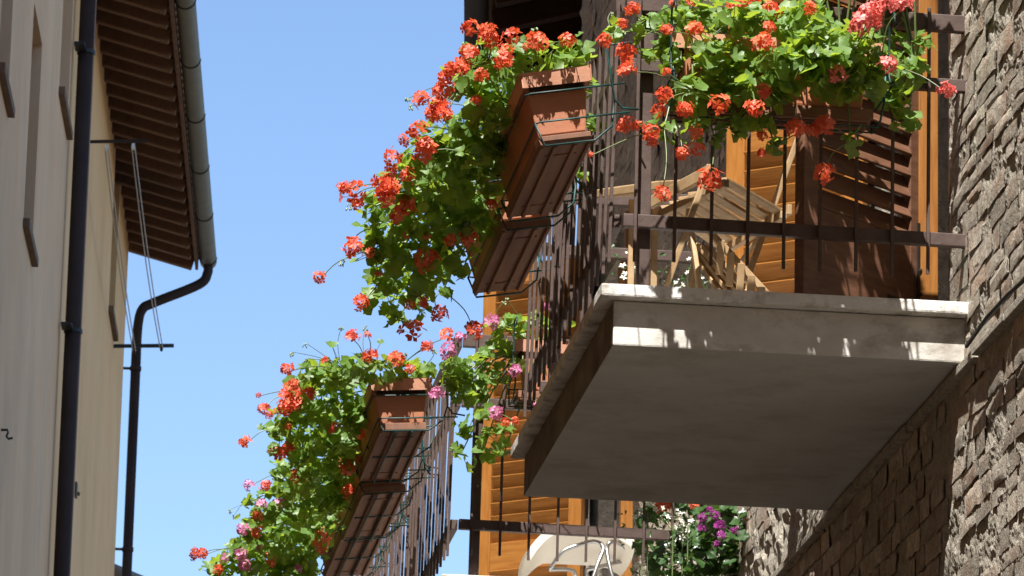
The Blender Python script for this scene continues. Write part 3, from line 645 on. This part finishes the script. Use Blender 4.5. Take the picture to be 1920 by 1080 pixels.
geranium('trailing_geranium', 'red geranium bushing over the corner flower box of the lower farther balcony', 'flowering plant', (1.757, 19.6, 4.61),
         [(at(x, y, Y3f(y) + rnd.uniform(-.06, .1)), r) for x, y, r in cl_d] + [(Vector((1.87, 19.5 + .2 * i, 4.74 + .03 * math.sin(i * 1.9))), .05) for i in range(4)] + [(Vector((1.59, 19.5 + .15 * i, 4.53 + .04 * math.sin(i * 2.3))), .055) for i in range(6)], [(at(x, y, Y3f(max(y, 690)) - .13 + rnd.uniform(-.05, .05)), s / 480, 'red_petal') for x, y, s in fl_d],  # inner row by the rail added to shade these bars
         box_roots(1.757, 19.2, .8, 4.64), size=(.017, .039), buds=[at(573,643,19.2), at(640,612,19.2), at(685,612,19.2), at(815,655,19.2), at(575,672,19.2), at(762,662,19.2), at(548,660,19.2)], group='red trailing geraniums in the flower boxes')
geranium('trailing_geranium', 'mixed pink and red geranium trailing at the lower left end of the blooms', 'flowering plant', (1.765, 20.8, 4.57),
         [(at(x, y, Y3f(y) + rnd.uniform(-.06, .1)), r) for x, y, r in cl_e] + [(Vector((1.87, 20.3 + .22 * i, 4.72 + .03 * math.sin(i * 1.9))), .06) for i in range(7)] + [(Vector((1.59, 20.4 + .15 * i, 4.50 + .04 * math.sin(i * 2.3))), .06) for i in range(9)], [(at(x, y, Y3f(y) - .13 + rnd.uniform(-.05, .05)), s / 470, 'red_petal') for x, y, s in fl_e] + [(at(x, y, Y3f(y) - .13), s / 470, 'pink_petal') for x, y, s in fl_ep],  # inner row continues along the rail, added for shade on the bars
         box_roots(1.765, 20.22, 1.7, 4.6), size=(.017, .039), buds=[at(432,955,20.6), at(440,965,20.6)])
# --- farther balcony, near end
HEADMAIN = 'pink_petal'
cl_f = [(850,690,.07),(880,705,.08),(915,690,.07),(900,735,.075),(865,735,.05),(935,660,.07),(960,625,.07),(985,610,.06),(925,620,.04),(1010,600,.05),(905,775,.05),(880,800,.05),(930,820,.06),(905,850,.055),(865,850,.045),(945,850,.03),(850,720,.05),(980,680,.04),(1000,650,.05),(1030,620,.05),(1010,700,.05),(1060,600,.05)]
fl_f = [(840,657,20),(863,633,14),(819,737,14),(931,774,17),(967,695,16),(923,603,18),(980,1000,.1),(1025,575,13),(1005,760,8),(1060,690,9)]
geranium('ivy_geranium', 'pale pink ivy geranium dangling in front of the farther balcony shutter', 'flowering plant', (2.4, 19.18, 4.77),
         [(at(x, y, 19.12 + rnd.uniform(-.06, .1)), r) for x, y, r in cl_f], [(at(x, y, 19.0), s / 490, 'pink_petal') for x, y, s in fl_f if s > 1] + [(at(948, 793, 19.0), .025, 'red_petal'), (at(965, 788, 19.0), .02, 'red_petal')],
         [Vector((2.25 + .1 * i, 19.18, 4.77)) for i in range(5)], size=(.017, .039), dens=.75, buds=[at(950,560,19.1), at(945,565,19.1)])
HEADMAIN = 'purple_petal'
# --- bushy vine against the wall on the farther balcony
cl_g = [(1210,985,.09),(1235,960,.08),(1290,955,.09),(1330,985,.1),(1370,965,.11),(1420,980,.12),(1400,1030,.15),(1340,1045,.15),(1280,1060,.12),(1235,1040,.1),(1450,1050,.14),(1290,1010,.08),(1460,1000,.09),(1205,1020,.05)]
fl_g = [(1318,970,13),(1316,990,13),(1340,965,12),(1350,985,11),(1378,995,11),(1352,1003,13),(1345,1020,10),(1330,955,10)]
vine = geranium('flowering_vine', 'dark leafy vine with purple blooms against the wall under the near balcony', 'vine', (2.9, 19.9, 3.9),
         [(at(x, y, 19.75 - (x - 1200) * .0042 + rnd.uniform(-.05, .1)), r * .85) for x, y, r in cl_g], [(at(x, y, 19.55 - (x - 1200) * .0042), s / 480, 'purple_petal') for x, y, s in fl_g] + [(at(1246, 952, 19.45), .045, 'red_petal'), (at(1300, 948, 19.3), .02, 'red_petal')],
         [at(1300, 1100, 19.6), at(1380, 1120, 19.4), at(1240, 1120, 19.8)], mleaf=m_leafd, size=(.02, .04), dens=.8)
def jasmine(label, pts, base, n=14, s=.016):
    t = thing('jasmine', label, 'flowering plant', base, group='white jasmine sprigs on the balconies'); fl = MB(); st = MB()
    lv = MB()
    for p in pts:
        for _ in range(n):
            q = p + Vector((rnd.gauss(0, .025), rnd.gauss(0, .025), rnd.gauss(0, .022)))
            rot = orient(unit(Vector((rnd.uniform(-.6, .6), -.6, .5 + rnd.uniform(-.4, .4)))), rnd.uniform(0, 6))
            f1 = MB()
            for k in range(5):
                a = k * 1.2566; e = Vector((math.cos(a), math.sin(a), .1)) * s; w_ = Vector((-math.sin(a), math.cos(a), 0)) * s * .28
                f1.add([q, q + rot @ (e * .6 + w_), q + rot @ e, q + rot @ (e * .6 - w_)], [(0, 1, 2, 3)])
            fl.add(f1.v, f1.f)
            st.tube([q, p + Vector((rnd.uniform(-.02, .02), .02, -.05))], .0012, 3, None, False)
        for _ in range(16):
            q = p + Vector((rnd.gauss(0, .05), rnd.gauss(.03, .04), rnd.gauss(-.04, .05))); rot = orient(unit(Vector((rnd.uniform(-1, 1), -.5, rnd.uniform(0, 1)))), rnd.uniform(0, 6)); s2 = rnd.uniform(.012, .022)
            lv.add([q + rot @ (Vector((v[0] * .5, v[1], v[2])) * s2) for v in LM[0].v], LM[0].f)
        st.tube([p, Vector((p.x, p.y, base[2]))], .003, 5, None, False)
    part('blossom', fl, m_jas, t, world=True, kind='stuff'); part('leaf_cluster', lv, m_leafd, t, world=True, kind='stuff'); part('stem', st, m_stem, t, world=True)
jasmine('white jasmine blossoms among the purple flowered vine below the near balcony', [at(1262, 985, 19.3), at(1290, 985, 19.25), at(1280, 1000, 19.3), at(1205, 975, 19.4), at(1200, 1060, 19.5), at(1215, 950, 19.4)], (2.85, 19.3, 3.9), 5)
jasmine('white jasmine sprig in the far corner behind the railing, left of the chair leg', [at(1188, 482, 16.4), at(1192, 508, 16.45)], (2.3, 16.4, 3.88), 9)
jasmine('low white flowered plant under the folding chair seat', [at(1262, 525, 16.4), at(1295, 520, 16.4), at(1315, 515, 16.5)], (2.5, 16.4, 3.88), 2, .011)

# ------------------------------------------------------------------ left: rendered houses in the shade
LD = unit((.0822, .9966, 0)); LN = Vector((LD.y, -LD.x, 0))      # along the street, out of the wall
LC = Vector((1.475, 45.0, 0))                                   # far corner of the far house (plan)
def onleft(px, py, out=0):
    d = rgt * ((px - 960) / FPX) + upv * (-(py - 540) / FPX) + fwd
    p0 = LC + LN * out
    k = p0.dot(LN) / d.dot(LN); p = d * k
    return (p - LC).dot(LD), p.z                                  # distance along the wall from the far corner (negative = nearer), height
def L3(s, z, out=0): return LC + LD * s + LN * out + Vector((0, 0, z))
s_pipe = onleft(141, 540, .1)[0]
rotL = math.atan2(LD.y, LD.x)
def house_wall(root, s0, s1, z0, z1, openings, m, th=.35):
    """wall sheet with real openings; local frame x = along the wall, y = into the wall, z up"""
    ss = sorted({s0, s1, *[o[0] for o in openings], *[o[1] for o in openings]}); zz = sorted({z0, z1, *[o[2] for o in openings], *[o[3] for o in openings]})
    b = MB()
    for i in range(len(ss) - 1):
        col = []
        for j in range(len(zz) - 1):
            cs, cz = (ss[i] + ss[i+1]) / 2, (zz[j] + zz[j+1]) / 2
            if any(o[0] < cs < o[1] and o[2] < cz < o[3] for o in openings): continue
            if col and col[-1][1] == zz[j]: col[-1][1] = zz[j+1]
            else: col.append([zz[j], zz[j+1]])
        for (a, c) in col: b.box((ss[i], 0, a), (ss[i+1], th, c))
    part('wall', b, m, root)
    for (a, b_, c, d) in openings:
        f = MB()
        fw = .06
        f.box((a, .2, c), (a + fw, .25, d)); f.box((b_ - fw, .2, c), (b_, .25, d)); f.box((a + fw, .2, c), (b_ - fw, .25, c + fw)); f.box((a + fw, .2, d - fw), (b_ - fw, .25, d)); f.box(((a + b_)/2 - .03, .2, c + fw), ((a + b_)/2 + .03, .25, d - fw))
        wf = part('window_frame', f, m_frame, root)
        part('pane', MB().box((a + fw, .22, c + fw), ((a + b_)/2 - .03, .228, d - fw)), m_glass, wf); part('pane', MB().box(((a + b_)/2 + .03, .22, c + fw), (b_ - fw, .228, d - fw)), m_glass, wf)
        part('sill', MB().box((a - .04, -.045, c - .06), (b_ + .04, .0 - .001, c + .003)), m_sill, root, bevel=.006)
rz = (0, 0, rotL)
def lroot(name, label, cat): return thing(name, label, cat, (LC.x, LC.y, 0), rz)
def win(tl, tr, bl, br):
    s0, za = onleft(*tl); s1, zb = onleft(*tr); s2, zc_ = onleft(*bl); s3, zd = onleft(*br)
    return (min(s0, s2) * .5 + .5 * max(s0, s2), (s1 + s3) / 2, (zc_ + zd) / 2, (za + zb) / 2)
near = lroot('plastered_house', 'grey beige plastered house at the left edge, left of the long dark drainpipe', 'house')
ops = []
def wset(px_near, py_bot, width, height):
    s, z = onleft(px_near, py_bot); ops.append((s, s + width, z, z + height)); return s, z
wset(44, 412, .95, 1.5); wset(111, 165, 1.1, 1.7); wset(95, 578, 1.1, 1.6); wset(-3, 120, .9, 1.5)

def clean(ops):
    out = []
    for o in ops:
        if all(o[1] < q[0] - .15 or o[0] > q[1] + .15 or o[3] < q[2] - .2 or o[2] > q[3] + .2 for q in out): out.append(o)
    return out
nops = clean(ops)
house_wall(near, -60, s_pipe, -1.6, 12.6, nops, m_near)
part('side_wall', MB().box((-60, .352, -1.6), (-59.6, 8, 12.6)).box((s_pipe - .4, .352, -1.6), (s_pipe, 8, 12.6)).box((-60, 8.002, -1.6), (s_pipe, 8.3, 12.6)).box((-60.3, -.3, 12.602), (s_pipe, 8.6, 12.8)), m_near, near)
far = lroot('plastered_house', 'warm tan plastered house under the rafter eave, behind the drainpipe', 'house')
s, z = onleft(204, 575); fops = [(s, s + 1.0, z, z + 1.6)]
EZ = atz(240, 470, 1).z
ze = at(241, 468, 45).z
house_wall(far, s_pipe + .004, 0, -1.6, ze + .25, fops, m_far)
part('side_wall', MB().box((-.35, .352, -1.6), (0, 8, ze + .25)).box((s_pipe + .01, 8.002, -1.6), (0, 8.3, ze + .25)), m_far, far)
# eave: planks on rafters, gutter, end board
ovh = .63; sg0 = s_pipe - .2
part('eave_planks', MB().add([(sg0, -ovh, ze - .02), (.3, -ovh, ze - .02), (.3, .4, ze + .26), (sg0, .4, ze + .26), (sg0, -ovh, ze + .03), (.3, -ovh, ze + .03), (.3, .4, ze + .31), (sg0, .4, ze + .31)], [(0,1,2,3),(7,6,5,4),(0,4,5,1),(1,5,6,2),(2,6,7,3),(3,7,4,0)]), m_plank, far)
rme = MB().bar((0, -ovh + .02, -.075), (0, .3, -.075 + .28 * (ovh + .28) / (ovh + .4)), .085, .11).mesh('rafter', m_rafter, bevel=.008)
n = 0; s = .2
while s > sg0 + .1:
    o = link('rafter', rme, far); o.location = (s, 0, ze + rnd.uniform(-.006, .006)); s -= .40; n += 1
part('fascia_board', MB().box((sg0, -ovh - .03, ze - .10), (.3, -ovh - .002, ze + .06)), m_rafter, far)
tl = MB(); s = .32
while s > sg0:                                                    # row of barrel tiles along the eave edge
    tl.tube([(s, -ovh - .08, ze + .075), (s, .6, ze + .36)], .075, 7); s -= .2
part('roof_tiles', tl, m_tile, far, True, kind='stuff')
roofm = MB().add([(sg0, -ovh, ze + .05), (.3, -ovh, ze + .05), (.3, 8.5, ze + 2.6), (sg0, 8.5, ze + 2.6), (sg0, -ovh, ze + .04), (.3, -ovh, ze + .04), (.3, 8.5, ze + 2.5), (sg0, 8.5, ze + 2.5)], [(0,1,2,3),(7,6,5,4),(0,4,5,1),(1,5,6,2),(2,6,7,3),(3,7,4,0)])
part('roof', roofm, m_tile, far)
def halfpipe(p, q, r, th=.004, n=12, up=(0, 0, 1)):
    p = Vector(p); q = Vector(q); d = unit(q - p); a = unit(d.cross(Vector(up))); u = Vector(up); b = MB()
    for e in (p, q):
        for k in range(n + 1):
            t = math.pi * k / n
            b.v.append(tuple(e + a * math.cos(t) * r - u * math.sin(t) * r))
        for k in range(n + 1):
            t = math.pi * k / n
            b.v.append(tuple(e + a * math.cos(t) * (r - th) - u * math.sin(t) * (r - th)))
    m = n + 1
    for k in range(n):
        b.f.append((k, k + 1, 2*m + k + 1, 2*m + k)); b.f.append((m + k, 3*m + k, 3*m + k + 1, m + k + 1)); b.f.append((k, m + k, m + k + 1, k + 1)); b.f.append((2*m + k, 2*m + k + 1, 3*m + k + 1, 3*m + k))
    b.f.append((0, 2*m, 3*m, m)); b.f.append((n, m + n, 3*m + n, 2*m + n))
    for e in (0, 2*m): b.f.append(tuple(e + k for k in range(m)))
    return b
gt = thing('roof_gutter', 'long grey half round gutter along the rafter eave at upper left', 'gutter', (LC.x, LC.y, 0), rz)
gy = -ovh - .12; gz = ze + .02; gr = .082
part('channel', halfpipe((sg0, gy, gz), (.42, gy, gz), gr), m_gutter, gt, True)
s = .25
while s > sg0:
    part('strap', halfpipe((s, gy, gz), (s + .025, gy, gz), gr + .006, .005), m_pipe, gt, True); s -= 1.6
dp = thing('downpipe', 'dark bent downpipe from the gutter end down the tan house corner', 'drainpipe', (LC.x, LC.y, 0), rz)
pd = .047; zb = onleft(232, 1048, .08)[1]
elb = bez([(.3, gy, gz - gr + .02), (.3, gy, gz - .15), (.28, gy + .08, gz - .27), (.2, -.26, gz - .48), (.16, -.15, gz - .56), (.14, -.115, gz - .72), (.14, -.11, gz - 1.0)], 6)
part('elbow', MB().tube(elb, pd, 10), m_pipe, dp, True)
part('pipe', MB().tube([(.14, -.11, gz - 1.0), (.14, -.11, -1.0)], pd, 10), m_pipe, dp, True)
for z in (gz - 1.15, gz - 2.9, gz - 4.6):
    part('clip', MB().tube([(.14, -.11, z - .02), (.14, -.11, z + .02)], pd + .008, 10).box((.12, -.07, z - .01), (.15, .05, z + .01)), m_pipe, dp)
d2 = thing('downpipe', 'long dark straight drainpipe at the left, between beige and tan houses', 'drainpipe', (LC.x, LC.y, 0), rz)
sp = s_pipe
pr = .062
part('pipe', MB().tube([(sp, -.1, -1.4), (sp, -.1, 12.5)], pr, 12), m_pipe, d2, True)
for z in (onleft(147, 160)[1], onleft(130, 705)[1], onleft(150, -250)[1]):
    part('clip', MB().tube([(sp, -.1, z - .015), (sp, -.1, z + .015)], pr + .008, 12).box((sp - .25, -.1, z - .008), (sp - .05, -.02, z + .008)), m_black, d2)
# drying lines on two arms
dr = thing('clothesline', 'clothes drying line strung between two wall arms below the eave', 'clothesline', (LC.x, LC.y, 0), rz)
sA, zA = onleft(150, 266); sB, zB = onleft(213, 648)
sA += .35
oA = []
LA = .44
def armpt(px, py, s):                                             # local point on an arm at wall position s seen at a pixel column
    d = rgt * ((px - 960) / FPX) + upv * (-(py - 540) / FPX) + fwd
    k = (LC + LD * s).dot(LD) / d.dot(LD); p = d * k - LC
    return (s, -p.dot(LN), p.z)
A0, A1, B0, B1 = armpt(150, 266, sA), armpt(277, 264, sA), armpt(212, 649, sB), armpt(326, 648, sB)
part('arm', MB().bar(A0, A1, .022, .022), m_pipe, dr); part('arm', MB().bar(B0, B1, .03, .03), m_black, dr)
for (pa, pb) in (((200, 270), (252, 652)), ((250, 268), (303, 648))):
    a = Vector(armpt(pa[0], pa[1], sA)); b = Vector(armpt(pb[0], pb[1], sB))
    part('pulley', MB().tube([a + Vector((0, -.012, -.03)), a + Vector((0, .012, -.03))], .028, 10), m_white, dr)
    part('pulley', MB().tube([b + Vector((0, -.012, -.03)), b + Vector((0, .012, -.03))], .024, 10), m_black, dr)
    for e in (-.012, .012):
        part('line', MB().tube([a.lerp(b, k / 8) + Vector((0, e, -.03 - .10 * math.sin(math.pi * k / 8) * (1 if e > 0 else .8))) for k in range(9)], .0055, 5), m_line, dr)
hk = thing('wall_hook', 'small bent iron hook on the beige wall at the left edge', 'hook', (LC.x, LC.y, 0), rz)
s, z = onleft(2, 806)
q = [Vector(armpt(x, y, s)) for x, y in ((-6, 806), (14, 806), (15, 812), (12, 818), (16, 823), (24, 821))]
part('rod', MB().tube(q, .008, 6), m_black, hk, True)
lb = thing('wall_lamp_bracket', 'small pale fitting fixed to the tan wall beside the long drainpipe', 'wall fitting', (LC.x, LC.y, 0), rz)
s, z = onleft(140, 916)
part('plate', MB().box((s, -.02, z - .06), (s + .12, -.001, z + .06)), m_gutter, lb, bevel=.01); part('knob', MB().tube([(s + .06, -.04, z - .03), (s + .06, -.02, z - .03)], .016, 8), m_gutter, lb)
# low roof past the tan house
lr = thing('neighbour_house', 'low weathered grey roof past the corner of the tan house at the bottom', 'house', (1.6, 46.6, -1.6))
zr = at(235, 1052, 46.6).z - .2
xr0, xr1 = at(217, 1055, 46.6).x - 2.5, at(283, 1080, 46.6).x
rfb = MB()
rfb.add([(xr0, 46.4, zr + .95), (xr0, 52, zr + .95), (xr1 + .05, 46.4, zr - .15), (xr1 + .05, 52, zr - .15), (xr0, 46.4, zr + .87), (xr0, 52, zr + .87), (xr1 + .05, 46.4, zr - .23), (xr1 + .05, 52, zr - .23)], [(0,2,3,1),(4,5,7,6),(0,4,6,2),(1,3,7,5),(2,6,7,3),(0,1,5,4)])
part('roof', rfb, m_greytile, lr, world=True)
for k in range(8): part('roof_tile', MB().tube([(xr0 + .4 * k, 46.35, zr + .99 - .4 * k * 1.1 / (xr1 - xr0 + .05)), (xr0 + .4 * k + .37, 46.35, zr + .99 - (.4 * k + .37) * 1.1 / (xr1 - xr0 + .05))], .07, 7), m_greytile, lr, True, world=True)
part('wall', MB().box((xr0 - 3, 46.6, -1.6), (xr1 - .25, 52, zr - .3)), m_far, lr, world=True)

# ------------------------------------------------------------------ far right: eave of the next house up the street
VD = rgt * ((885 - 960) / FPX) + upv * (-(2960 - 540) / FPX) + fwd; VD = unit((VD.x, VD.y, 0)); VN = Vector((-VD.y, VD.x, 0))
G1 = at(893, 100, 27.0)
eh = thing('neighbour_house', 'dark eave with rafters and gutter of the next house, behind the top blooms', 'house', (G1.x, G1.y, 0), (0, 0, math.atan2(VD.y, VD.x)))
zg = G1.z                                                          # local x along the street, local y to the left (-> street side), gutter at y = 0
part('gutter', halfpipe((-2.2, 0, zg), (.3, 0, zg), .07), m_pipe, eh, True)
part('eave_planks', MB().add([(-2.2, -.09, zg - .02), (.2, -.09, zg - .02), (.2, -.75, zg + .15), (-2.2, -.75, zg + .15), (-2.2, -.09, zg + .04), (.2, -.09, zg + .04), (.2, -.75, zg + .21), (-2.2, -.75, zg + .21)], [(0,1,2,3),(7,6,5,4),(0,4,5,1),(1,5,6,2),(2,6,7,3),(3,7,4,0)]), m_plank, eh)
rme2 = MB().bar((0, -.1, -.085), (0, -.7, .07), .09, .12).mesh('rafter', m_plank, bevel=.006)
for k in range(5):
    o = link('rafter', rme2, eh); o.location = (.1 - .48 * k, 0, zg)
part('wall', MB().box((-2.15, -6, -1.6), (.0, -.62, zg + .12)), m_mortar, eh)
part('downpipe', MB().tube(bez([(.2, 0, zg - .05), (.2, -.02, zg - .2), (.2, -.2, zg - .45), (.2, -.5, zg - .6), (.2, -.55, zg - .9), (.2, -.55, -1.5)], 5), .045, 8), m_pipe, eh, True)
part('roof', MB().add([(-2.2, .02, zg + .06), (.3, .02, zg + .06), (.3, -6, zg + 1.6), (-2.2, -6, zg + 1.6), (-2.2, .02, zg + .1), (.3, .02, zg + .1), (.3, -6, zg + 1.7), (-2.2, -6, zg + 1.7)], [(0,1,2,3),(7,6,5,4),(0,4,5,1),(1,5,6,2),(2,6,7,3),(3,7,4,0)]), m_tile, eh)
